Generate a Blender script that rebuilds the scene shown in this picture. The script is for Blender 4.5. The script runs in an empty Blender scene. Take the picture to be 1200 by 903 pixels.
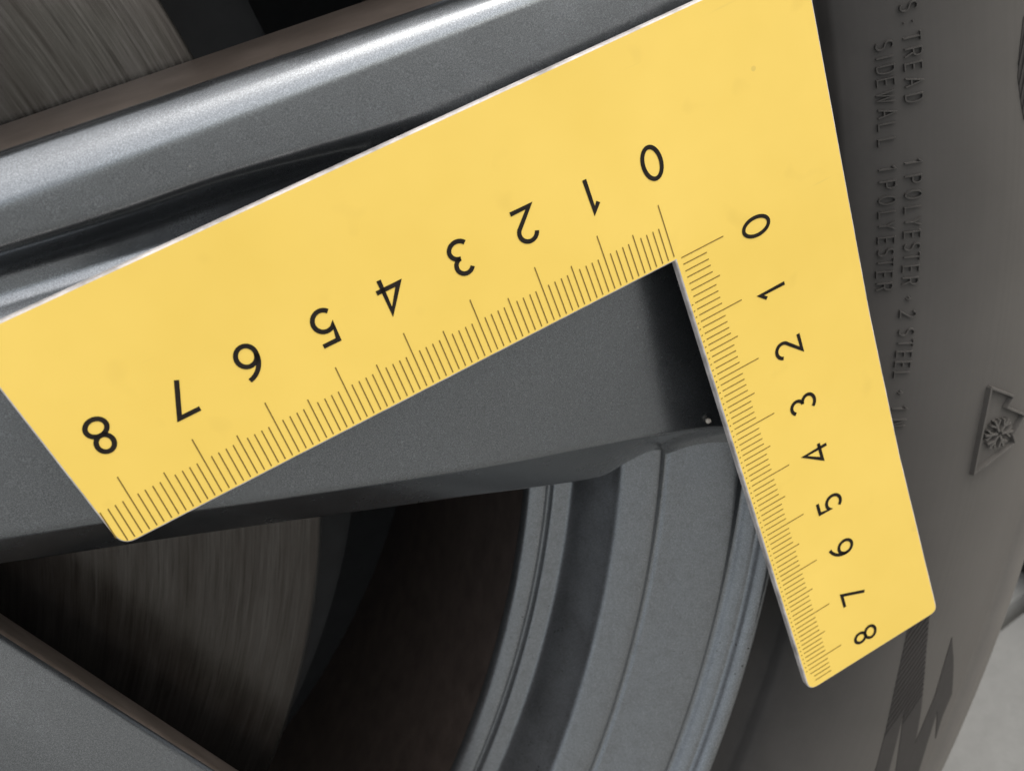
import bpy, bmesh, math, random
from mathutils import Matrix, Vector
from mathutils.geometry import tessellate_polygon
random.seed(7)
S = bpy.context.scene
COL = S.collection
R_ = math.radians
CM = 0.01

# ------------------------------------------------------------------ frames
# wheel frame (cm): origin on the axle, x to the right, y down, z inboard (away from the viewer)
# world (m): X right, Y inboard, Z up; the wheel frame is turned by GA about the axle
GA = R_(-10)
def W(x, y, z=0.0):
    X = x*math.cos(GA) + (-y)*-math.sin(GA)
    Z = x*math.sin(GA) + (-y)*math.cos(GA)
    return Vector((X*CM, z*CM, Z*CM))
def Wd(x, y, z):
    return W(x, y, z)/CM

# ------------------------------------------------------------------ camera
cam_d = bpy.data.cameras.new('camera'); cam = bpy.data.objects.new('camera', cam_d); COL.objects.link(cam)
cr, cd, cf = Wd(0.8820, 0.3233, -0.3430), Wd(-0.4412, 0.8223, -0.3593), Wd(0.1659, 0.4682, 0.8679)
M = Matrix.Identity(4)
for i in range(3):
    M[i][0], M[i][1], M[i][2] = cr[i], -cd[i], -cf[i]
M.translation = W(14.85229, -2.82178, -12.95978)
cam.matrix_world = M
cam_d.sensor_width = 36.0
cam_d.lens = 1241.249/1200*36
cam_d.clip_start = 0.01; cam_d.clip_end = 200
cam_d.dof.use_dof = True
cam_d.dof.focus_distance = 0.150
cam_d.dof.aperture_fstop = 36
S.camera = cam

# ------------------------------------------------------------------ sky, sun, exposure
wd = bpy.data.worlds.new('World'); S.world = wd; wd.use_nodes = True
SUN_EL, SUN_AZ = R_(50), R_(115)          # azimuth measured from +Y (inboard) clockwise: behind the viewer's right shoulder
nt = wd.node_tree; nt.nodes.clear()
sky = nt.nodes.new('ShaderNodeTexSky'); sky.sky_type = 'NISHITA'; sky.sun_disc = False
sky.sun_elevation = SUN_EL; sky.sun_rotation = SUN_AZ
sky.air_density = 1.2; sky.dust_density = 3.0; sky.ozone_density = 1.0
bgn = nt.nodes.new('ShaderNodeBackground'); bgn.inputs['Strength'].default_value = 0.11
out = nt.nodes.new('ShaderNodeOutputWorld')
hs = nt.nodes.new('ShaderNodeHueSaturation'); hs.inputs['Saturation'].default_value = 0.35    # a whitish, hazy sky
nt.links.new(sky.outputs[0], hs.inputs['Color']); nt.links.new(hs.outputs[0], bgn.inputs[0]); nt.links.new(bgn.outputs[0], out.inputs[0])
sl = bpy.data.lights.new('sun', 'SUN'); sl.energy = 1.45; sl.angle = R_(120); sl.color = (1, 0.96, 0.915)
so = bpy.data.objects.new('sun', sl); COL.objects.link(so)
sd = Vector((math.sin(SUN_AZ)*math.cos(SUN_EL), math.cos(SUN_AZ)*math.cos(SUN_EL), math.sin(SUN_EL)))
so.rotation_euler = sd.to_track_quat('Z', 'Y').to_euler()
so.location = sd*3
S.view_settings.view_transform = 'Standard'; S.view_settings.look = 'None'
S.view_settings.exposure = 0.9; S.view_settings.gamma = 1.0

# ------------------------------------------------------------------ node helpers
def new_mat(name):
    m = bpy.data.materials.new(name); m.use_nodes = True
    return m, m.node_tree, m.node_tree.nodes['Principled BSDF']
def coords(t, scale=1.0):
    c = t.nodes.new('ShaderNodeTexCoord'); mp = t.nodes.new('ShaderNodeMapping')
    mp.inputs['Scale'].default_value = (scale,)*3
    t.links.new(c.outputs['Object'], mp.inputs[0]); return mp.outputs[0]
def noise(t, vec, scale, detail=3, rough=.5):
    n = t.nodes.new('ShaderNodeTexNoise'); n.inputs['Scale'].default_value = scale
    n.inputs['Detail'].default_value = detail; n.inputs['Roughness'].default_value = rough
    t.links.new(vec, n.inputs['Vector']); return n.outputs['Fac']
def ramp(t, fac, stops):
    r = t.nodes.new('ShaderNodeValToRGB'); e = r.color_ramp.elements
    while len(e) < len(stops): e.new(.5)
    for k, (p, c) in enumerate(stops):
        e[k].position = p; e[k].color = (c if isinstance(c, tuple) else (c, c, c)) + (1,)
    t.links.new(fac, r.inputs[0]); return r.outputs[0]
def mixc(t, fac, a, b, mode='MIX'):
    m = t.nodes.new('ShaderNodeMix'); m.data_type = 'RGBA'; m.blend_type = mode
    for sock, v in ((m.inputs[0], fac), (m.inputs[6], a), (m.inputs[7], b)):
        if hasattr(v, 'links'): t.links.new(v, sock)
        elif isinstance(v, tuple): sock.default_value = v + (1,)
        else: sock.default_value = v
    return m.outputs[2]
def math_(t, op, a, b=0.0):
    m = t.nodes.new('ShaderNodeMath'); m.operation = op
    for sock, v in ((m.inputs[0], a), (m.inputs[1], b)):
        if hasattr(v, 'links'): t.links.new(v, sock)
        else: sock.default_value = v
    return m.outputs[0]
def bump(t, h, strength, dist=0.0002, normal=None):
    b = t.nodes.new('ShaderNodeBump'); b.inputs['Strength'].default_value = strength; b.inputs['Distance'].default_value = dist
    t.links.new(h, b.inputs['Height'])
    if normal: t.links.new(normal, b.inputs['Normal'])
    return b.outputs[0]

# ------------------------------------------------------------------ materials
def paint(name, base, metal=.9, rough=.24, coat=.9, speck=.0, dust=0.0):
    m, t, p = new_mat(name)
    v = coords(t)
    fl = noise(t, v, 6500, 2, .6)
    col = ramp(t, fl, [(.34, tuple(c*.74 for c in base)), (.5, base), (.68, tuple(min(1, c*1.5) for c in base))])
    big = noise(t, v, 45, 4, .6)
    col = mixc(t, ramp(t, big, [(.35, 0.0), (.75, .14)]), col, tuple(c*.7+.012 for c in base))
    # a few pale dust grains and water-spot flecks
    vd = t.nodes.new('ShaderNodeTexVoronoi'); vd.inputs['Scale'].default_value = 330; t.links.new(v, vd.inputs['Vector'])
    fleck = math_(t, 'MULTIPLY', math_(t, 'LESS_THAN', vd.outputs['Distance'], math_(t, 'MULTIPLY', noise(t, v, 500, 2), .075)), ramp(t, noise(t, v, 75, 3), [(.52, 0.0), (.60, .6)]))
    col = mixc(t, fleck, col, (.50, .49, .46))
    if dust:
        d1 = noise(t, v, 420, 6, .8)
        col = mixc(t, ramp(t, d1, [(.5, 0.0), (.8, dust)]), col, (.085, .075, .068))
    if speck:
        vo = t.nodes.new('ShaderNodeTexVoronoi'); vo.inputs['Scale'].default_value = 800
        vo.inputs['Randomness'].default_value = 1
        t.links.new(v, vo.inputs['Vector'])
        n2 = noise(t, v, 60, 2)
        spot = math_(t, 'LESS_THAN', vo.outputs['Distance'], math_(t, 'MULTIPLY', ramp(t, n2, [(.5, 0.0), (.75, 1.0)]), speck))
        col = mixc(t, spot, col, (.012, .011, .010))
    t.links.new(col, p.inputs['Base Color'])
    p.inputs['Metallic'].default_value = metal
    rr = ramp(t, noise(t, v, 90, 4, .6), [(.3, rough-.05), (.7, rough+.08)])
    t.links.new(rr, p.inputs['Roughness'])
    p.inputs['Coat Weight'].default_value = coat; p.inputs['Coat Roughness'].default_value = .16
    t.links.new(bump(t, fl, .06, .00005), p.inputs['Normal'])
    return m
M_PAINT = paint('metallic_grey_paint', (.18, .192, .203))
M_BARREL = paint('metallic_grey_paint_dusty', (.24, .252, .262), speck=.16, dust=.35, rough=.36, coat=.5)
def dusty_shaded_wall():
    m, t, p = new_mat('brake_dust_and_shade_wall')  # brake dust plus the side walls' brown shade and reflections, put into the colour
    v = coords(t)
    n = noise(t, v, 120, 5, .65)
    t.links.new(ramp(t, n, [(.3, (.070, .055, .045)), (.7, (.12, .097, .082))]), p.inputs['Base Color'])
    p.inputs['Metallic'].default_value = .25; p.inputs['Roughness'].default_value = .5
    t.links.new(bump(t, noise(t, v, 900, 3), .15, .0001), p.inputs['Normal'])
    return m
M_WALL = dusty_shaded_wall()
def plain(name, col, rough=.6, metal=0, var=.25, scale=200, bmp=.2, spec=.5, dist=.0002):
    m, t, p = new_mat(name)
    v = coords(t)
    n = noise(t, v, scale, 5, .6)
    t.links.new(ramp(t, n, [(.3, tuple(c*(1-var) for c in col)), (.7, tuple(min(1, c*(1+var)) for c in col))]), p.inputs['Base Color'])
    p.inputs['Roughness'].default_value = rough; p.inputs['Metallic'].default_value = metal
    p.inputs['Specular IOR Level'].default_value = spec
    if bmp: t.links.new(bump(t, noise(t, v, scale*4, 3), bmp, dist), p.inputs['Normal'])
    return m
def rubber(name, col, rough=.62, dust=.75):
    m, t, p = new_mat(name)
    v = coords(t)
    a = noise(t, v, 38, 5, .6); b = noise(t, v, 700, 4, .7)
    c1 = ramp(t, a, [(.3, tuple(c*.78 for c in col)), (.7, tuple(c*1.22 for c in col))])
    c2 = mixc(t, ramp(t, b, [(.45, 0.0), (.8, .30)]), c1, tuple(c*1.5 for c in col))
    # fine concentric mould lines and dirt smears that follow the wheel's turning
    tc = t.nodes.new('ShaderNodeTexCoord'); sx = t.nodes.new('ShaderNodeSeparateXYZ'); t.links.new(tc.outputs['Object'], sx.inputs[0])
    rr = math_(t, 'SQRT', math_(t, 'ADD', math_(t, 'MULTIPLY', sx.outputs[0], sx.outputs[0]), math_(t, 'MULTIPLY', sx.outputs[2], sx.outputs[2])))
    cb = t.nodes.new('ShaderNodeCombineXYZ'); t.links.new(rr, cb.inputs[0])
    ring = noise(t, cb.outputs[0], 900, 3, .6)
    # road dust, thinning towards the bead; the outer sidewall's brighter light is painted in too
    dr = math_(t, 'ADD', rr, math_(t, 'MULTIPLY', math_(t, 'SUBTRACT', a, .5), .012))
    dust_lit = mixc(t, ramp(t, math_(t, 'MULTIPLY', math_(t, 'SUBTRACT', dr, .238), 18), [(.0, 0.0), (.82, dust*.72), (.93, dust)]), c2, (.185, .170, .150))
    t.links.new(mixc(t, ramp(t, ring, [(.4, 0.0), (.75, .10)]), dust_lit, tuple(c*.75 for c in col)), p.inputs['Base Color'])
    t.links.new(ramp(t, a, [(.3, rough-.08), (.7, rough+.1)]), p.inputs['Roughness'])
    p.inputs['Specular IOR Level'].default_value = .42
    h = math_(t, 'ADD', math_(t, 'MULTIPLY', ring, .18), b)
    t.links.new(bump(t, h, .12, .00010), p.inputs['Normal'])
    return m
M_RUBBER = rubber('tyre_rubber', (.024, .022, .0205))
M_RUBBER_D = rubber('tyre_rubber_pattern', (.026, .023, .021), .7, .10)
M_BARREL_IN = plain('brown_shaded_barrel', (.085, .066, .056), .5, .2)  # darker than the rim: the unlit depth of the barrel put into the colour
M_BLACK = plain('black_plastic', (.012, .012, .012), .7)
M_SHIELD = plain('painted_steel_shield', (.012, .013, .014), .75)
M_WHITE = plain('white_plastic_edge', (.54, .50, .47), .5, 0, .42, 260, .15)
M_INK = plain('black_ink', (.012, .009, .006), .6, 0, .45, 500, 0, .2)
M_TICK = plain('tick_ink', (.20, .125, .016), .6, 0, .1, 300, 0)
M_GRIT = plain('pale_grit', (.55, .50, .42), .9)
def yellow():
    m, t, p = new_mat('yellow_printed_face')
    v = coords(t)
    a = noise(t, v, 22, 4, .6)
    c = ramp(t, a, [(.3, (.755, .528, .100)), (.7, (.83, .59, .128))])
    # rare faint grubby marks
    b = noise(t, v, 130, 2, .4)
    c = mixc(t, ramp(t, b, [(.66, 0.0), (.80, .22)]), c, (.50, .33, .06))
    mp = t.nodes.new('ShaderNodeMapping'); mp.inputs['Rotation'].default_value = (0, 0, .5); mp.inputs['Scale'].default_value = (40, 900, 40)
    t.links.new(v, mp.inputs[0])
    sc = noise(t, mp.outputs[0], 1.0, 3, .6)
    scr = math_(t, 'MULTIPLY', ramp(t, sc, [(.66, 0.0), (.72, 1.0)]), ramp(t, noise(t, v, 70, 3), [(.5, 0.0), (.7, 1.0)]))
    c = mixc(t, math_(t, 'MULTIPLY', scr, .22), c, (.42, .31, .10))
    vo = t.nodes.new('ShaderNodeTexVoronoi'); vo.inputs['Scale'].default_value = 95; t.links.new(v, vo.inputs['Vector'])
    sp = math_(t, 'MULTIPLY', math_(t, 'LESS_THAN', vo.outputs['Distance'], .07), ramp(t, noise(t, v, 31, 2), [(.5, 0.0), (.62, .45)]))
    c = mixc(t, sp, c, (.40, .29, .09))
    t.links.new(c, p.inputs['Base Color'])
    t.links.new(ramp(t, noise(t, v, 60, 4), [(.3, .30), (.7, .52)]), p.inputs['Roughness'])
    p.inputs['Specular IOR Level'].default_value = .4
    t.links.new(bump(t, noise(t, v, 300, 3), .03, .0001), p.inputs['Normal'])
    return m
M_YEL = yellow()
def disc_mat():
    m, t, p = new_mat('machined_disc_iron')
    tc = t.nodes.new('ShaderNodeTexCoord'); sx = t.nodes.new('ShaderNodeSeparateXYZ'); t.links.new(tc.outputs['Object'], sx.inputs[0])
    r = math_(t, 'SQRT', math_(t, 'ADD', math_(t, 'MULTIPLY', sx.outputs[0], sx.outputs[0]), math_(t, 'MULTIPLY', sx.outputs[2], sx.outputs[2])))
    ang = math_(t, 'ARCTAN2', sx.outputs[0], sx.outputs[2])
    cb = t.nodes.new('ShaderNodeCombineXYZ'); t.links.new(r, cb.inputs[0]); t.links.new(math_(t, 'MULTIPLY', ang, .004), cb.inputs[1])
    n = noise(t, cb.outputs[0], 1700, 6, .8)
    n2 = noise(t, cb.outputs[0], 230, 3, .6)
    c = ramp(t, n, [(.3, (.05, .046, .042)), (.7, (.15, .143, .134))])
    t.links.new(mixc(t, ramp(t, n2, [(.35, 0.0), (.7, .55)]), c, (.045, .038, .033)), p.inputs['Base Color'])
    p.inputs['Metallic'].default_value = .95
    t.links.new(ramp(t, n, [(.3, .17), (.7, .27)]), p.inputs['Roughness'])
    p.inputs['Anisotropic'].default_value = .6
    tg = t.nodes.new('ShaderNodeTangent'); tg.direction_type = 'RADIAL'; tg.axis = 'Y'
    t.links.new(tg.outputs[0], p.inputs['Tangent'])
    t.links.new(bump(t, n, .06, .0001), p.inputs['Normal'])
    return m
M_DISC = disc_mat()
def concrete():
    m, t, p = new_mat('concrete')
    v = coords(t)
    a = noise(t, v, 9, 6, .6); b = noise(t, v, 220, 5, .7)
    c = ramp(t, a, [(.3, (.19, .19, .178)), (.7, (.25, .247, .23))])
    t.links.new(mixc(t, ramp(t, b, [(.4, 0.0), (.8, .35)]), c, (.15, .147, .137)), p.inputs['Base Color'])
    p.inputs['Roughness'].default_value = .85
    t.links.new(bump(t, b, .4, .0008), p.inputs['Normal'])
    return m
M_CONC = concrete()

# ------------------------------------------------------------------ mesh helpers
def link(name, verts, faces, mat, parent=None, smooth=True, mats=None, midx=None, recalc=True):
    me = bpy.data.meshes.new(name); me.from_pydata([tuple(v) for v in verts], [], faces)
    if recalc:
        bm = bmesh.new(); bm.from_mesh(me); bmesh.ops.recalc_face_normals(bm, faces=bm.faces); bm.to_mesh(me); bm.free()
    for m in (mats or [mat]): me.materials.append(m)
    if midx: me.polygons.foreach_set('material_index', midx)
    me.polygons.foreach_set('use_smooth', [smooth]*len(me.polygons))
    me.update()
    o = bpy.data.objects.new(name, me); COL.objects.link(o)
    if parent: o.parent = parent
    return o
def empty(name, label, cat, group=None):
    o = bpy.data.objects.new(name, None); o.empty_display_size = .02; COL.objects.link(o)
    o['label'] = label; o['category'] = cat
    if group: o['group'] = group
    return o
def tag(o, label, cat, group=None):
    o['label'] = label; o['category'] = cat
    if group: o['group'] = group
    return o
def sharp(o, deg=35):
    me = o.data
    bm = bmesh.new(); bm.from_mesh(me)
    for e in bm.edges:
        if len(e.link_faces) == 2 and e.calc_face_angle(0) > R_(deg): e.smooth = False
    bm.to_mesh(me); bm.free()
def revolve(name, prof, mat, parent, n=540, closed=False, shp=None):
    V, F = [], []
    k = len(prof)
    for i in range(n):
        a = 2*math.pi*i/n
        for r, z in prof: V.append(W(r*math.cos(a), r*math.sin(a), z))
    kk = k if closed else k-1
    for i in range(n):
        j = (i+1) % n
        for q in range(kk):
            q2 = (q+1) % k
            F.append((i*k+q, j*k+q, j*k+q2, i*k+q2))
    o = link(name, V, F, mat, parent)
    if shp: sharp(o, shp)
    return o
def fillet2(P, rad, seg=5):
    """round the corners of an open 2-D polyline; always len(P)-2 corners of seg+1 points plus two ends"""
    res = [Vector(P[0])]
    for i in range(1, len(P)-1):
        a, b, c = Vector(P[i-1]), Vector(P[i]), Vector(P[i+1])
        la, lc = (a-b).length, (c-b).length
        d = min(rad[i], la*.45, lc*.45)
        p0, p2 = b+(a-b)*(d/max(la, 1e-9)), b+(c-b)*(d/max(lc, 1e-9))
        for s in range(seg+1):
            u = s/seg
            res.append(p0*(1-u)**2 + b*2*u*(1-u) + p2*u*u)
    res.append(Vector(P[-1]))
    return res
def interp(x, T, smooth=True):
    i = 0
    while i < len(T)-2 and x > T[i+1][0]: i += 1
    (x0, y0), (x1, y1) = T[i], T[i+1]
    h = x1-x0; d = (y1-y0)/h
    if not smooth or x <= T[0][0] or x >= T[-1][0]: return y0 + d*(x-x0)
    dl = (y0-T[i-1][1])/(x0-T[i-1][0]) if i > 0 else d
    dr = (T[i+2][1]-y1)/(T[i+2][0]-x1) if i < len(T)-2 else d
    m0, m1 = (d+dl)/2, (d+dr)/2
    u = (x-x0)/h
    return (2*u**3-3*u*u+1)*y0 + (u**3-2*u*u+u)*h*m0 + (3*u*u-2*u**3)*y1 + (u**3-u*u)*h*m1
def sm(x, a, b):
    u = max(0, min(1, (x-a)/(b-a))); return u*u*(3-2*u)

# ------------------------------------------------------------------ the setting: concrete ground
GZ = -0.312
def ground():
    jy = .0976                                             # a joint between two slabs, running along the car
    xs = [-60, -20, -6, -2, -.6, -.1, .2, .5, 1.5, 4, 12, 60]
    ys = [-60, -15, -4, -1, -.2, 0, jy-.003, jy-.0008, jy+.0008, jy+.003, .3, .8, 2, 6, 20, 60]
    V, F = [], []
    for x in xs:
        for y in ys: V.append((x, y, GZ - (.010 if abs(y-jy) < .001 else 0)))
    k = len(ys)
    for i in range(len(xs)-1):
        for j in range(k-1): F.append((i*k+j, (i+1)*k+j, (i+1)*k+j+1, i*k+j+1))
    o = link('ground', V, F, M_CONC, None, smooth=False)
    o['kind'] = 'structure'
    return o
ground()

# ------------------------------------------------------------------ wheel
wheel = empty('wheel', 'grey metallic alloy wheel with black tyre, lying under the yellow square ruler', 'wheel')

# tyre -------------------------------------------------------------
TP = [(22.2, 2.0), (22.75, 1.8), (23.0, 1.58), (23.2, 1.45), (23.6, 1.40), (23.98, 1.34), (24.06, 1.26), (24.12, 1.14), (24.2, 1.08), (24.5, .96),
      (24.8, .84), (25.1, .72), (25.5, .58), (26.0, .44), (26.3, .38), (26.7, .34), (27.0, .33), (27.4, .345), (27.7, .37), (28.0, .43), (28.3, .50), (28.42, .53), (28.47, .50),
      (28.55, .455), (28.85, .50), (29.0, .60), (29.2, .95), (29.36, 1.17), (29.5, 1.4), (29.7, 1.8), (29.9, 2.3), (30.15, 3.1), (30.4, 4.0), (30.75, 5.2),
      (30.9, 6.4), (30.9, 6.5), (30.2, 6.55), (30.2, 7.4), (30.95, 7.45), (31.1, 10.0), (31.1, 10.1), (30.4, 10.15), (30.4, 11.0), (31.1, 11.05), (30.95, 13.6), (30.2, 13.65), (30.2, 14.5),
      (30.9, 14.55), (30.4, 17.0), (29.5, 20.0), (28.5, 21.2), (26.3, 21.6), (24.0, 20.9), (22.2, 19.5)]
TR = [(r, z) for r, z in TP if 22.7 < r and z < 5]
def tz(r): return interp(r, TR, False)
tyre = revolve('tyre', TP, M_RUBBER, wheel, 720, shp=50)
def onT(r, th, h=0.0):
    """point on the sidewall h cm proud of it"""
    dz = (tz(r+.02)-tz(r-.02))/.04
    l = math.hypot(1, dz); rr, zz = r + h*dz/l, tz(r) - h/l
    return W(rr*math.cos(th), rr*math.sin(th), zz)

# stroke glyphs: unit cap height, centred on (0, 0)
def arc(cx, cy, rx, ry, a0, a1, n=14):
    return [(cx+rx*math.cos(R_(a0+(a1-a0)*i/n)), cy+ry*math.sin(R_(a0+(a1-a0)*i/n))) for i in range(n+1)]
DIG = {
 '0': [(arc(0, 0, .27, .44, 0, 360, 32)[:-1], True)],
 '1': [([(-.15, .24), (.03, .44), (.03, -.46)], False)],
 '2': [(arc(0, .19, .25, .25, 165, -35, 16) + [(-.27, -.44), (.29, -.44)], False)],
 '3': [(arc(-.02, .22, .22, .22, 150, -80, 14) , False), (arc(-.02, -.21, .26, .23, 85, -150, 16), False)],
 '4': [([(.12, -.46), (.12, .44), (-.32, -.18), (.30, -.18)], False)],
 '5': [([(.25, .44), (-.17, .44), (-.20, .04)] + arc(-.02, -.16, .27, .28, 128, -140, 18), False)],
 '6': [(arc(.02, -.17, .25, .27, 0, 360, 26)[:-1], True), (arc(.30, -.14, .53, .58, 183, 100, 12), False)],
 '7': [([(-.26, .44), (.28, .44), (-.10, -.46)], False)],
 '8': [(arc(0, .22, .20, .22, 0, 360, 24)[:-1], True), (arc(0, -.22, .25, .22, 0, 360, 26)[:-1], True)],
}
L_ = {
 'S': [arc(0, .25, .25, .22, 40, 255, 10) + arc(0, -.23, .26, .24, 85, -140, 10)],
 'T': [[(-.3, .48), (.3, .48)], [(0, .48), (0, -.48)]],
 'R': [[(-.25, -.48), (-.25, .48), (.05, .48)] + arc(.05, .24, .22, .24, 90, -90, 8) + [(-.25, 0)], [(.02, 0), (.28, -.48)]],
 'E': [[(.26, .48), (-.24, .48), (-.24, -.48), (.26, -.48)], [(-.24, 0), (.18, 0)]],
 'A': [[(-.3, -.48), (0, .48), (.3, -.48)], [(-.19, -.15), (.19, -.15)]],
 'D': [[(-.25, -.48), (-.25, .48), (0, .48)] + arc(0, 0, .27, .48, 90, -90, 10) + [(-.25, -.48)]],
 'P': [[(-.25, -.48), (-.25, .48), (.05, .48)] + arc(.05, .22, .23, .26, 90, -90, 8) + [(-.25, -.04)]],
 'O': [arc(0, 0, .29, .48, 0, 360, 18)],
 'L': [[(-.23, .48), (-.23, -.48), (.26, -.48)]],
 'Y': [[(-.3, .48), (0, .02), (.3, .48)], [(0, .02), (0, -.48)]],
 'I': [[(0, .48), (0, -.48)]],
 'W': [[(-.4, .48), (-.2, -.48), (0, .35), (.2, -.48), (.4, .48)]],
 'N': [[(-.26, -.48), (-.26, .48), (.26, -.48), (.26, .48)]],
 '1': [[(-.15, .3), (.05, .48), (.05, -.48)]],
 '2': [arc(0, .22, .25, .26, 160, -30, 10) + [(-.26, -.48), (.28, -.48)]],
 '+': [[(-.16, 0), (.16, 0)], [(0, .16), (0, -.16)]],
 ':': [[(0, .2), (0, .12)], [(0, -.3), (0, -.38)]],
}
def ribbon(pts, w, closed=False):
    """left and right offset points of a 2-D polyline with mitred joins"""
    n = len(pts); Lp, Rp = [], []
    for i in range(n):
        p = Vector(pts[i])
        a = Vector(pts[i-1]) if (i > 0 or closed) else None
        b = Vector(pts[(i+1) % n]) if (i < n-1 or closed) else None
        d1 = (p-a).normalized() if a is not None else None
        d2 = (b-p).normalized() if b is not None else None
        d1 = d1 or d2; d2 = d2 or d1
        t = (d1+d2)
        t = t.normalized() if t.length > 1e-6 else d1
        nn = Vector((-t.y, t.x)); k = 1/max(.45, nn.dot(Vector((-d1.y, d1.x))))
        Lp.append(p+nn*w/2*k); Rp.append(p-nn*w/2*k)
    return Lp, Rp
def add_raised(V, F, pts, w, fn, h, taper=.6):
    """a raised bar along a polyline: fn(u, v, height) -> world point"""
    Lp, Rp = ribbon(pts, w); L2, R2 = ribbon(pts, w*taper)
    b = len(V); n = len(pts)
    for i in range(n):
        V += [fn(Lp[i].x, Lp[i].y, -.02), fn(L2[i].x, L2[i].y, h), fn(R2[i].x, R2[i].y, h), fn(Rp[i].x, Rp[i].y, -.02)]
    for i in range(n-1):
        q = b+4*i
        for s in range(3): F.append((q+s, q+4+s, q+5+s, q+1+s))
    F.append((b, b+1, b+2, b+3)); q = b+4*(n-1); F.append((q+3, q+2, q+1, q))
def densify(pts, step=.25):
    o = [pts[0]]
    for a, b in zip(pts, pts[1:]):
        n = max(1, int(math.hypot(b[0]-a[0], b[1]-a[1])/step))
        for i in range(1, n+1): o.append((a[0]+(b[0]-a[0])*i/n, a[1]+(b[1]-a[1])*i/n))
    return o
OUTER = [('S', 25.188, 4.117), (':', 25.193, 4.634), ('T', 25.201, 5.157), ('R', 25.205, 5.655), ('E', 25.198, 6.15), ('A', 25.193, 6.682), ('D', 25.183, 7.247), ('1', 25.147, 9.546), ('P', 25.146, 10.181), ('O', 25.153, 10.762), ('L', 25.15, 11.345), ('Y', 25.154, 11.804), ('E', 25.147, 12.297), ('S', 25.153, 12.766), ('T', 25.153, 13.168), ('E', 25.149, 13.64), ('R', 25.147, 14.117), ('+', 25.145, 14.84), ('2', 25.15, 15.467), ('S', 25.154, 16.207), ('T', 25.151, 16.669), ('E', 25.148, 17.134), ('E', 25.145, 17.567), ('L', 25.15, 18.003), ('+', 25.159, 18.774), ('1', 25.18, 19.442), ('N', 25.186, 20.077)]
INNER = [('S', 24.817, 5.215), ('I', 24.81, 5.627), ('D', 24.809, 6.047), ('E', 24.803, 6.496), ('W', 24.797, 7.012), ('A', 24.791, 7.596), ('L', 24.788, 8.093), ('L', 24.78, 8.656), ('1', 24.771, 9.642), ('P', 24.768, 10.256), ('O', 24.767, 10.845), ('L', 24.767, 11.408), ('Y', 24.763, 11.84), ('E', 24.761, 12.412), ('S', 24.76, 12.888), ('T', 24.758, 13.298), ('E', 24.753, 13.78), ('R', 24.755, 14.267)]
for ch, r, th in OUTER + INNER:
    V, F = [], []
    hgt, wid = .255, .215
    def fn(u, v, h, r=r, th=th):
        return onT(r + v*hgt, R_(th) + u*wid/r, h)
    for st in L_[ch]: add_raised(V, F, densify(st), .125, fn, .055)
    link('raised_letter', V, F, M_RUBBER, tyre, smooth=False)
# three-peak mountain with a snowflake
def polar(q): return (q[0]*math.cos(R_(q[1])), q[0]*math.sin(R_(q[1])))
def xyT(x, y, h): return onT(math.hypot(x, y), math.atan2(y, x), h)
V, F = [], []
mt = [polar(q) for q in [(26.746, 18.797), (27.289, 19.332), (27.184, 19.747), (27.67, 20.242), (27.457, 20.979), (27.559, 21.337), (26.732, 22.393)]]
add_raised(V, F, densify(mt + [mt[0]], .12), .055, xyT, .11)
link('mountain_symbol', V, F, M_RUBBER, tyre, smooth=False)
V, F = [], []
sc_, ac = polar((27.127, 20.81)), R_(20.81)
for k in range(6):
    a = ac + k*math.pi/3; ca, sa = math.cos(a), math.sin(a)
    loc = lambda u, v: (sc_[0]+u*ca-v*sa, sc_[1]+u*sa+v*ca)
    add_raised(V, F, densify([loc(.05, 0), loc(.31, 0)], .1), .06, xyT, .10)
    for s in (-1, 1): add_raised(V, F, [loc(.15, 0), loc(.27, s*.10)], .05, xyT, .095)
link('snowflake_symbol', V, F, M_RUBBER, tyre, smooth=False)
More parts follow.
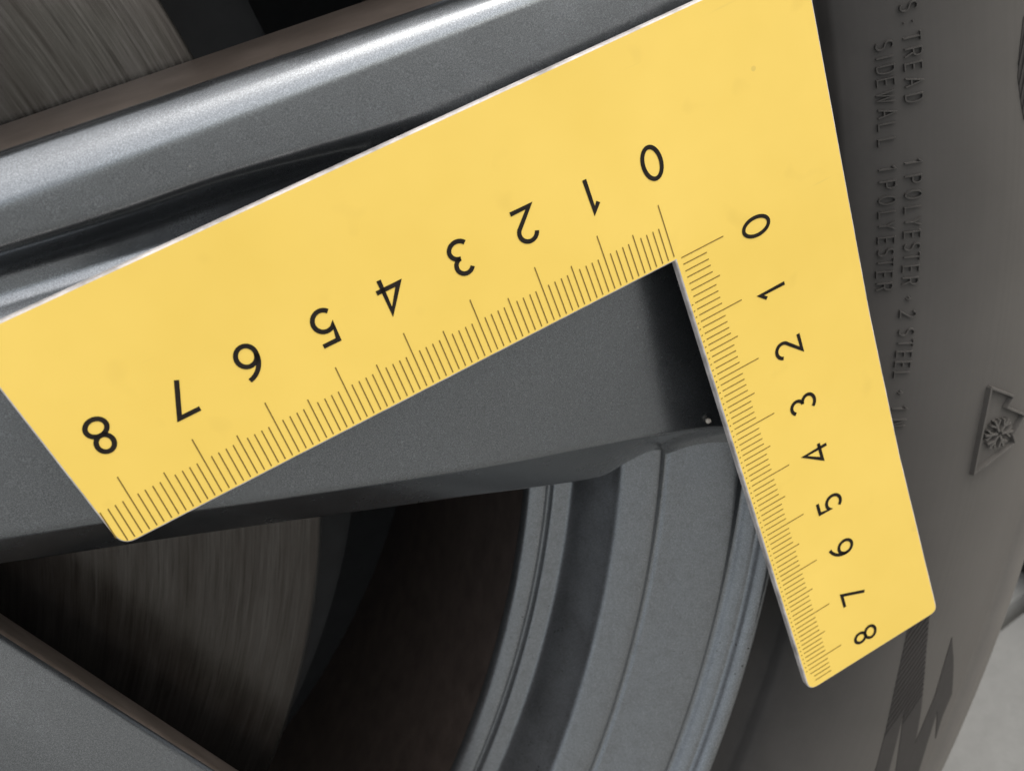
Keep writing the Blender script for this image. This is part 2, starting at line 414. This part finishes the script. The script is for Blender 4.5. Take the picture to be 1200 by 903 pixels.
# recessed-looking saw-tooth pattern panels with fine ribs
def patch(name, pts, rib_dir, lift=.012, gap=.078, ribs=None):
    xy = [polar(q) for q in pts]
    V, F = [], []
    def split(a, b, c):                                     # cut long triangles so that the panel follows the sidewall
        e = sorted([((a-b).length, a, b, c), ((b-c).length, b, c, a), ((c-a).length, c, a, b)], key=lambda q: -q[0])[0]
        if e[0] > .3:
            m = (e[1]+e[2])/2; split(e[1], m, e[3]); split(m, e[2], e[3]); return
        q = len(V); V.extend(xyT(p.x, p.y, lift) for p in (a, b, c)); F.append((q, q+1, q+2))
    for tri in tessellate_polygon([[Vector((x, y, 0)) for x, y in xy]]):
        split(*[Vector((xy[i][0], xy[i][1])) for i in tri])
    loop = densify(xy + [xy[0]], .2)
    for a, b in zip(loop, loop[1:]):
        q = len(V); V += [xyT(a[0], a[1], lift), xyT(b[0], b[1], lift), xyT(b[0], b[1], -.02), xyT(a[0], a[1], -.02)]
        F.append((q, q+1, q+2, q+3))
    o = link(name, V, F, M_RUBBER_D, tyre, smooth=False)
    # ribs: scan lines across the panel
    if not ribs: return o
    V, F = [], []
    d = Vector(rib_dir).normalized(); nrm = Vector((-d.y, d.x))
    ss = [nrm.dot(Vector(p)) for p in xy]; s = min(ss)+gap
    while s < max(ss):
        hit = []
        for i in range(len(xy)):
            a, b = Vector(xy[i]), Vector(xy[(i+1) % len(xy)])
            sa, sb = nrm.dot(a)-s, nrm.dot(b)-s
            if (sa < 0) != (sb < 0): hit.append(d.dot(a+(b-a)*(sa/(sa-sb))))
        hit.sort()
        for u0, u1 in zip(hit[::2], hit[1::2]):
            if u1-u0 > .08 and ribs(d*((u0+u1)/2)+nrm*s):
                p0, p1 = d*(u0+.02)+nrm*s, d*(u1-.02)+nrm*s
                add_raised(V, F, densify([tuple(p0), tuple(p1)], .3), gap*.5, xyT, lift+.022)
        s += gap
    if V:
        r = link('pattern_rib', V, F, M_RUBBER_D, o, smooth=False); r['kind'] = 'stuff'
    return o
SAW = [(26.261, 29.239), (26.625, 28.599), (26.858, 30.578), (27.318, 33.597), (27.556, 35.365), (27.567, 33.002), (27.434, 30.105), (27.803, 31.603), (28.135, 33.078), (28.121, 34.175), (28.222, 35.332), (27.844, 33.807), (27.974, 35.495), (28.134, 37.004), (28.204, 40.403999999999996), (27.75, 40.403999999999996), (27.34, 36.79), (26.87, 33.631), (27.139, 36.766), (26.778, 36.768), (26.629, 34.775), (26.403, 31.831)]
patch('pattern_panel', SAW, (.75, -.62), ribs=lambda p: p.length < 27.3 and math.degrees(math.atan2(p.y, p.x)) < 33.6)
patch('pattern_panel', [(26.949, 5.569), (26.866, 6.617), (26.835, 7.439), (26.902, 8.33), (26.965, 8.939), (27.6, 10.2), (28.1, 9.2), (28.2, 7.4), (28.1, 5.4), (27.6, 4.4)], (.35, -.93), ribs=lambda p: True)

# rim --------------------------------------------------------------
RP0 = [(22.05, 1.9), (22.9, 1.35), (23.02, 1.0), (23.02, .75), (22.96, .60), (22.84, .545), (22.76, .60), (22.70, .68), (22.67, .76), (22.64, .81), (22.61, .82), (22.57, .84), (22.47, .94), (22.43, 1.01), (22.40, 1.05), (22.35, 1.07), (22.28, 1.03),
       (21.9, 1.22), (21.5, 1.47), (21.30, 1.59), (21.23, 1.63), (21.19, 1.69), (21.14, 1.69), (21.06, 1.63), (20.9, 1.69), (20.56, 1.90), (20.48, 1.97), (20.42, 2.10), (20.15, 2.58), (20.03, 2.84), (19.98, 2.92), (19.93, 2.95), (19.74, 3.04), (19.69, 3.08), (19.66, 3.17),
       (19.62, 3.17), (19.56, 3.13), (19.40, 3.22), (19.31, 3.28), (19.27, 3.36), (19.26, 3.45)]
def chaikin(P):
    o = [P[0]]
    for a, b in zip(P, P[1:]):
        o += [(a[0]*.75+b[0]*.25, a[1]*.75+b[1]*.25), (a[0]*.25+b[0]*.75, a[1]*.25+b[1]*.75)]
    return o + [P[-1]]
RP0 = chaikin(chaikin(RP0))
rim = revolve('rim', RP0, M_BARREL, wheel, 720, shp=60)
RB = [(19.262, 3.46), (19.30, 4.2), (19.36, 6.0), (19.42, 9.0), (19.6, 13.0), (20.4, 16.0), (21.6, 18.6), (22.4, 19.2), (22.6, 20.6), (22.3, 20.6), (20.9, 18.4), (20.0, 14.5), (19.9, 8.0)]
revolve('barrel', RB, M_BARREL_IN, rim, 360, shp=60)

# spoke A: the broad spoke under the ruler, ridge above, tapering groove, flat face and chamfer below
E1 = [(4, .30), (10.53, 2.92), (11.63, 3.35), (13.47, 4.11), (17.0, 5.58), (18.39, 6.16), (20.13, 6.97), (22, 7.72)]
E1z = [(4, .2), (10.53, .15), (11.63, .18), (13.47, .21), (17.0, .47), (18.39, .68), (20.13, .92), (21.5, .97), (22.4, 1.02)]
E2 = [(4, 1.05), (10.04, 3.66), (12.09, 4.49), (14.73, 5.59), (16.92, 6.58), (17.76, 7.01), (18.5, 7.38), (19.1, 7.55), (19.7, 7.50), (20.3, 7.48), (22, 8.0)]
E2z = [(4, 1.0), (10.04, .99), (12.09, 1.03), (14.73, 1.08), (16.92, 1.22), (17.76, 1.36), (19.05, 1.62), (20.3, 1.70), (22.4, 1.6)]
U3 = [(4, -1.45), (12.33, -.26), (13.82, -.07), (14.88, .03), (16.5, .26), (17.3, .36), (19, .60), (22.4, 1.0)]
RIMZ = [(19.0, 3.6), (19.7, 3.1), (20.03, 2.84), (20.42, 2.1), (20.56, 1.9), (21.06, 1.65), (21.3, 1.59), (22.28, 1.03), (22.5, .95)]
def sectA(x):
    g = 1 - sm(x, 14.2, 18.6)
    lift = sm(x, 20.6, 22.3)*.12
    u0 = (-1.27+.0645*(x-12.71), 2.8)
    u1 = (-1.21+.0747*(x-12.83), .76+.038*(x-12.83)+lift)
    u2 = (-.84+.0495*(x-12.66), .40+.045*(x-12.66)+lift)
    u3y = interp(x, U3); u3 = (u3y, .40+.034*(x-12.33)+lift)
    ez = interp(x, E1z)
    def base(y):                                            # the plain face between the ridge and the lower edge
        e = interp(x, E1); u = (y-u3y)/(e-u3y); return u3[1]+(ez-u3[1])*u - .05*math.sin(math.pi*max(0, min(1, u)))
    w = .20+.16*g
    f0 = (u3y+w*.9, base(u3y+w*.9)+g*.47)
    f1 = (u3y+w*1.9, base(u3y+w*1.9)+g*.47)
    f2 = (u3y+w*2.5, base(u3y+w*2.5)+g*.26)
    f3 = (u3y+w*3.6, base(u3y+w*3.6))
    mid = (interp(x, E1)*.55+f3[0]*.45,); mid = (mid[0], base(mid[0]))
    e1 = (interp(x, E1), ez)
    fl = sm(x, 18.5, 19.9)
    ey = interp(x, E2)
    rz = lambda y: interp(math.hypot(x, y), RIMZ, False)
    e2 = (ey-.16*fl, interp(x, E2z)*(1-fl)+fl*(rz(ey)-.12))
    e3 = ((ey-.35)*(1-fl)+fl*(ey+.22), 2.75*(1-fl)+fl*(rz(ey+.22)+.05))
    P = [u0, u1, u2, u3, f0, f1, f2, f3, mid, e1, e2, e3]
    Rd = [0, .10, .24, .16, .12, .10, .12, .4, .5, .10, .16+.3*fl, 0]
    return fillet2(P, Rd, 6)
def loft(name, sect, xs, tf, parent, mats, wallf, rmax=22.36, shp=None):
    rows = []
    for xn in xs:
        row = []
        k = len(sect(xn))
        for q in range(k):
            x = xn
            for _ in range(3):
                y = sect(x)[q].y if False else sect(x)[q][0]
                X, Y = tf(xn, y)
                # squeeze the far end on to the rim circle
                rr = math.hypot(X, Y); lim = rmax
                x = xn if xn < 12 else 12 + (xn-12)*min(1.0, ((12 + (rmax-12)) and (sect_len(y, tf, lim)-12)/(rmax-12)))
            y, z = sect(x)[q]
            X, Y = tf(x, y); row.append(W(X, Y, z))
        rows.append(row)
    V = [v for r in rows for v in r]; k = len(rows[0]); F, mi = [], []
    for i in range(len(rows)-1):
        for q in range(k-1):
            F.append((i*k+q, (i+1)*k+q, (i+1)*k+q+1, i*k+q+1)); mi.append(1 if wallf(q, k) else 0)
    F.append(tuple(range(k))); mi.append(1); F.append(tuple(range(len(V)-1, len(V)-1-k, -1))); mi.append(1)
    return link(name, V, F, None, parent, True, mats, mi)
def sect_len(y, tf, lim):
    """how far along the spoke the rim circle lies for this cross position"""
    lo, hi = 10.0, 30.0
    for _ in range(30):
        m = (lo+hi)/2
        X, Y = tf(m, y)
        if math.hypot(X, Y) < lim: lo = m
        else: hi = m
    return lo
xsA = [3+.5*i for i in range(18)] + [12+.26*i for i in range(38)] + [21.9, 22.1, 22.25, 22.36]
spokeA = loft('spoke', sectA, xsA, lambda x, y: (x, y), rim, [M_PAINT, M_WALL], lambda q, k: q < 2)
# spoke B: the leaning spoke at the lower left; s runs along its upper edge
DB = R_(72.2); db = (math.cos(DB), math.sin(DB)); nb = (-math.sin(DB), math.cos(DB)); PB = (9.6, 4.5)
SB0 = -10.0                                                   # the loft coordinate x is s - SB0
def tfB(x, y):
    s = x + SB0
    return (PB[0]+db[0]*s+nb[0]*y, PB[1]+db[1]*s+nb[1]*y)
def sectB(x):
    s = x + SB0
    P = [(2.0, 2.6), (.55, 2.35), (.0, .85), (.62, .17), (1.15, -.05), (1.95, -.16), (2.9, .12), (3.6, .55), (3.2, 2.35), (2.0, 2.6)]
    z0 = .018*(s)
    P = [(a, b + (z0 if b < 2 else 0)) for a, b in P]
    return fillet2(P, [0, .10, .16, .3, .25, .25, .3, .22, .1, 0], 6)
xsB = [5.5+.5*i for i in range(42)]
def loftB():
    rows = []
    smax = 22.3
    for i in range(46):
        u = i/45
        row = []
        for q, (y, z) in enumerate(sectB(8)):
            L = sect_len(y, tfB, smax)
            x = 6.0 + (L-6.0)*u
            y, z = sectB(x)[q]
            e = sm(u, .72, 1.0)
            X, Y = tfB(x, y); row.append(W(X, Y, z + e*(.95 if z < 2 else .2)))
        rows.append(row)
    V = [v for r in rows for v in r]; k = len(rows[0]); F, mi = [], []
    for i in range(len(rows)-1):
        for q in range(k-1):
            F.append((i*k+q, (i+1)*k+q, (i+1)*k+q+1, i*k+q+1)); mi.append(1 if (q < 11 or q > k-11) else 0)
    F.append(tuple(range(k))); mi.append(1); F.append(tuple(range(len(V)-1, len(V)-1-k, -1))); mi.append(1)
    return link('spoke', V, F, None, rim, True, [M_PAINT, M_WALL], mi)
spokeB = loftB()
for i in range(1, 5):                                         # the wheel's other spokes
    for s in (spokeA, spokeB):
        c = s.copy(); COL.objects.link(c); c.parent = rim
        c.rotation_euler = (0, R_(72*i), 0)
hub = revolve('hub', [(.01, -.55), (2.4, -.5), (2.9, -.3), (3.1, .1), (4.6, .25), (6.4, .35), (7.2, .7), (7.6, 2.0), (7.6, 5.2), (.01, 5.2)], M_PAINT, rim, 160, shp=50)

# ------------------------------------------------------------------ brake disc and shield behind the spokes
DZ, DR = 3.1, 15.45
disc = revolve('brake_disc', [(7.7, DZ+.1), (7.7, DZ), (8.2, DZ), (DR-.55, DZ), (DR-.50, DZ+.02), (DR-.12, DZ+.02), (DR, DZ+.12), (DR, DZ+.9), (DR-.1, DZ+1.0), (DR-1, DZ+1.0), (DR-1, DZ+1.7), (DR, DZ+1.7), (DR, DZ+2.6), (7.7, DZ+2.6)], M_DISC, None, 360, closed=True, shp=40)
tag(disc, 'scored bare iron brake disc behind the dark wheel spokes', 'brake disc')
sh = revolve('brake_shield', [(6.0, 6.4), (16.6, 6.4), (16.8, 6.5), (16.8, 10.9), (17.2, 11.2), (19.7, 11.4), (19.7, 11.6), (6.0, 11.6)], M_SHIELD, None, 240, closed=True, shp=40)
tag(sh, 'black backing shield behind the brake disc, closing the wheel barrel', 'brake shield')

# ------------------------------------------------------------------ L-shaped ruler lying on the spoke and the tyre
ruler = empty('square_ruler', 'yellow L-shaped square ruler with black centimetre scales, lying across the wheel', 'ruler')
ax, ay, az = Wd(.99915, .0, .04116), Wd(.00224, .99852, -.05443), Wd(-.0411, .05447, .99767)
M = Matrix.Identity(4)
for i in range(3): M[i][0], M[i][1], M[i][2] = ax[i], ay[i], az[i]
M.translation = W(20.209, 3.6079, .0133)
ruler.matrix_world = M
def rp(x, y, z=0.0): return (x*CM, y*CM, z*CM)
def corner(a, b, c, r, n=6):
    a, b, c = Vector(a), Vector(b), Vector(c)
    p0 = b+(a-b).normalized()*r; p2 = b+(c-b).normalized()*r
    return [tuple(p0*(1-u)**2 + b*2*u*(1-u) + p2*u*u) for u in [k/n for k in range(n+1)]]
LO = [(0.0, -.045), (-8.40, -.045), (-8.66, -3.25), (3.16, -3.25), (2.90, 2.3), (2.845, 5.0), (2.87, 8.52), (-.02, 8.50)]
# rounded outline
OL = [LO[0]]
OL += corner(LO[0], LO[1], LO[2], .20); OL += corner(LO[1], LO[2], LO[3], .25); OL += corner(LO[2], LO[3], LO[4], .25)
OL += [LO[4], LO[5]]; OL += corner(LO[5], LO[6], LO[7], .17); OL += corner(LO[6], LO[7], LO[0], .20)
def inset(P, d):
    n = len(P); o = []
    for i in range(n):
        a, b, c = Vector(P[i-1]), Vector(P[i]), Vector(P[(i+1) % n])
        d1, d2 = (b-a).normalized(), (c-b).normalized()
        n1, n2 = Vector((-d1.y, d1.x)), Vector((-d2.y, d2.x))
        t = (n1+n2); t = t.normalized() if t.length > 1e-6 else n1
        o.append(tuple(b + t*d/max(.4, t.dot(n1))))
    return o
area = sum(OL[i-1][0]*OL[i][1]-OL[i][0]*OL[i-1][1] for i in range(len(OL)))
sg = 1 if area > 0 else -1
TH = .15
lay = [(inset(OL, sg*.024), 0.0), (inset(OL, sg*.014), .005), (inset(OL, sg*.005), .014), (OL, .03), (OL, TH-.02), (inset(OL, sg*.02), TH)]
n = len(OL); V, F, mi = [], [], []
for P, z in lay: V += [rp(x, y, z) for x, y in P]
for k in range(len(lay)-1):
    for i in range(n):
        j = (i+1) % n; F.append((k*n+i, k*n+j, (k+1)*n+j, (k+1)*n+i)); mi.append(1)
F.append(tuple(range(n))); mi.append(0)
F.append(tuple(range(5*n+n-1, 5*n-1, -1))); mi.append(2)
M_BACK = plain('grey_ruler_back', (.07, .068, .066), .5)
link('ruler_body', V, F, None, ruler, False, [M_YEL, M_WHITE, M_BACK], mi)
# print lies a hair above the face
PZ = -.006
def flat_strokes(name, strokes, mat, w, parent):
    V, F = [], []
    for pts, closed, tf in strokes:
        Lp, Rp = ribbon(pts, w, closed); b = len(V); m = len(pts)
        for l, r in zip(Lp, Rp): V += [rp(*tf(l.x, l.y), PZ), rp(*tf(r.x, r.y), PZ)]
        for i in range(m if closed else m-1):
            j = (i+1) % m; F.append((b+2*i, b+2*j, b+2*j+1, b+2*i+1))
    o = link(name, V, F, mat, parent, False, recalc=False)
    return o
def tick_obj(side):
    st = []
    idt = lambda x, y: (x, y)
    RY = [-.05, 1.0, 2.02, 3.03, 4.03, 5.03, 6.01, 6.99, 7.95, 8.93]
    for k in range(0, 85):
        ln = .925 if k % 10 == 0 else (.70 if k % 10 == 5 else .605)
        if side == 'h':
            x = -k*.1 + random.uniform(-.003, .003)
            y0 = -.10 if not (k == 0) else -.115
            if k == 84: y0 = -.2
            st.append(([(x, -ln), (x, y0)], False, idt))
        else:
            i, f_ = divmod(k, 10); y = RY[i] + (RY[i+1]-RY[i])*f_/10 + random.uniform(-.003, .003)
            ln -= .10
            x0 = .10 if k < 83 else .16
            st.append(([(x0, y), (ln, y)], False, idt))
            if 6 < k < 82: st.append(([(.038, y+.012), (.062, y+.005)], False, idt))
    return flat_strokes('tick_marks', st, M_TICK, .0165, ruler)
tick_obj('h'); tick_obj('v')
NL = [(.10, -1.511), (-.90, -1.483), (-1.907, -1.509), (-2.897, -1.502), (-3.954, -1.48), (-4.888, -1.474), (-5.925, -1.498), (-6.863, -1.471), (-7.913, -1.499)]
NR = [(1.373, .049), (1.353, 1.103), (1.36, 2.119), (1.347, 3.146), (1.334, 4.101), (1.332, 5.128), (1.324, 6.092), (1.311, 7.118), (1.332, 8.054)]
H = .515
for k in range(9):
    # horizontal arm: digits stand upside down (their tops point at the ticks)
    cx, cy = NL[k]
    tf = lambda u, v, cx=cx, cy=cy: (cx - u*H, cy + v*H)
    flat_strokes('numeral', [(p, c, tf) for p, c in DIG[str(k)]], M_INK, .122, ruler)
    cx, cy = NR[k]
    tf = lambda u, v, cx=cx, cy=cy: (cx - v*H*.96, cy - u*H*.96)
    flat_strokes('numeral', [(p, c, tf) for p, c in DIG[str(k)]], M_INK, .118, ruler)

# ------------------------------------------------------------------ small and background things
def blob(name, x, y, z, r, mat):
    bm = bmesh.new(); bmesh.ops.create_icosphere(bm, subdivisions=2, radius=r*CM)
    for v in bm.verts: v.co *= random.uniform(.8, 1.15)
    me = bpy.data.meshes.new(name); bm.to_mesh(me); bm.free(); me.materials.append(mat)
    o = bpy.data.objects.new(name, me); COL.objects.link(o); o.location = W(x, y, z)
    return o
tag(blob('grit_grain', 20.35, 6.88, .88, .045, M_GRIT), 'tiny pale grain of grit on the dark spoke edge beside the ruler', 'grit')

def dark_shape():
    """dark wedge shape standing on the ground beyond the tyre"""
    prof = [(.289, .0), (.289, .010), (.293, .016)]
    for i in range(5):                                        # stepped slope towards the tyre
        x = .300+.016*i; z = .020+.014*i
        prof += [(x, z), (x+.009, z+.003), (x+.011, z+.010)]
    prof += [(.385, .098), (.400, .100), (.404, .094), (.404, .0)]
    V, F = [], []
    ys = (.062, .066, .196, .200)
    for i, y in enumerate(ys):
        e = .003 if i in (0, 3) else 0
        for x, z in prof: V.append((x+(e if x < .34 else -e), y, GZ+.0005+max(0, z-e)))
    k = len(prof)
    for i in range(3):
        for q in range(k): F.append((i*k+q, (i+1)*k+q, (i+1)*k+(q+1) % k, i*k+(q+1) % k))
    F.append(tuple(range(k))); F.append(tuple(range(3*k+k-1, 3*k-1, -1)))
    o = link('dark_wedge', V, F, M_BLACK, None, False)
    return tag(o, 'dark wedge on the pale ground, just showing beyond the tyre', 'wheel chock')
dark_shape()
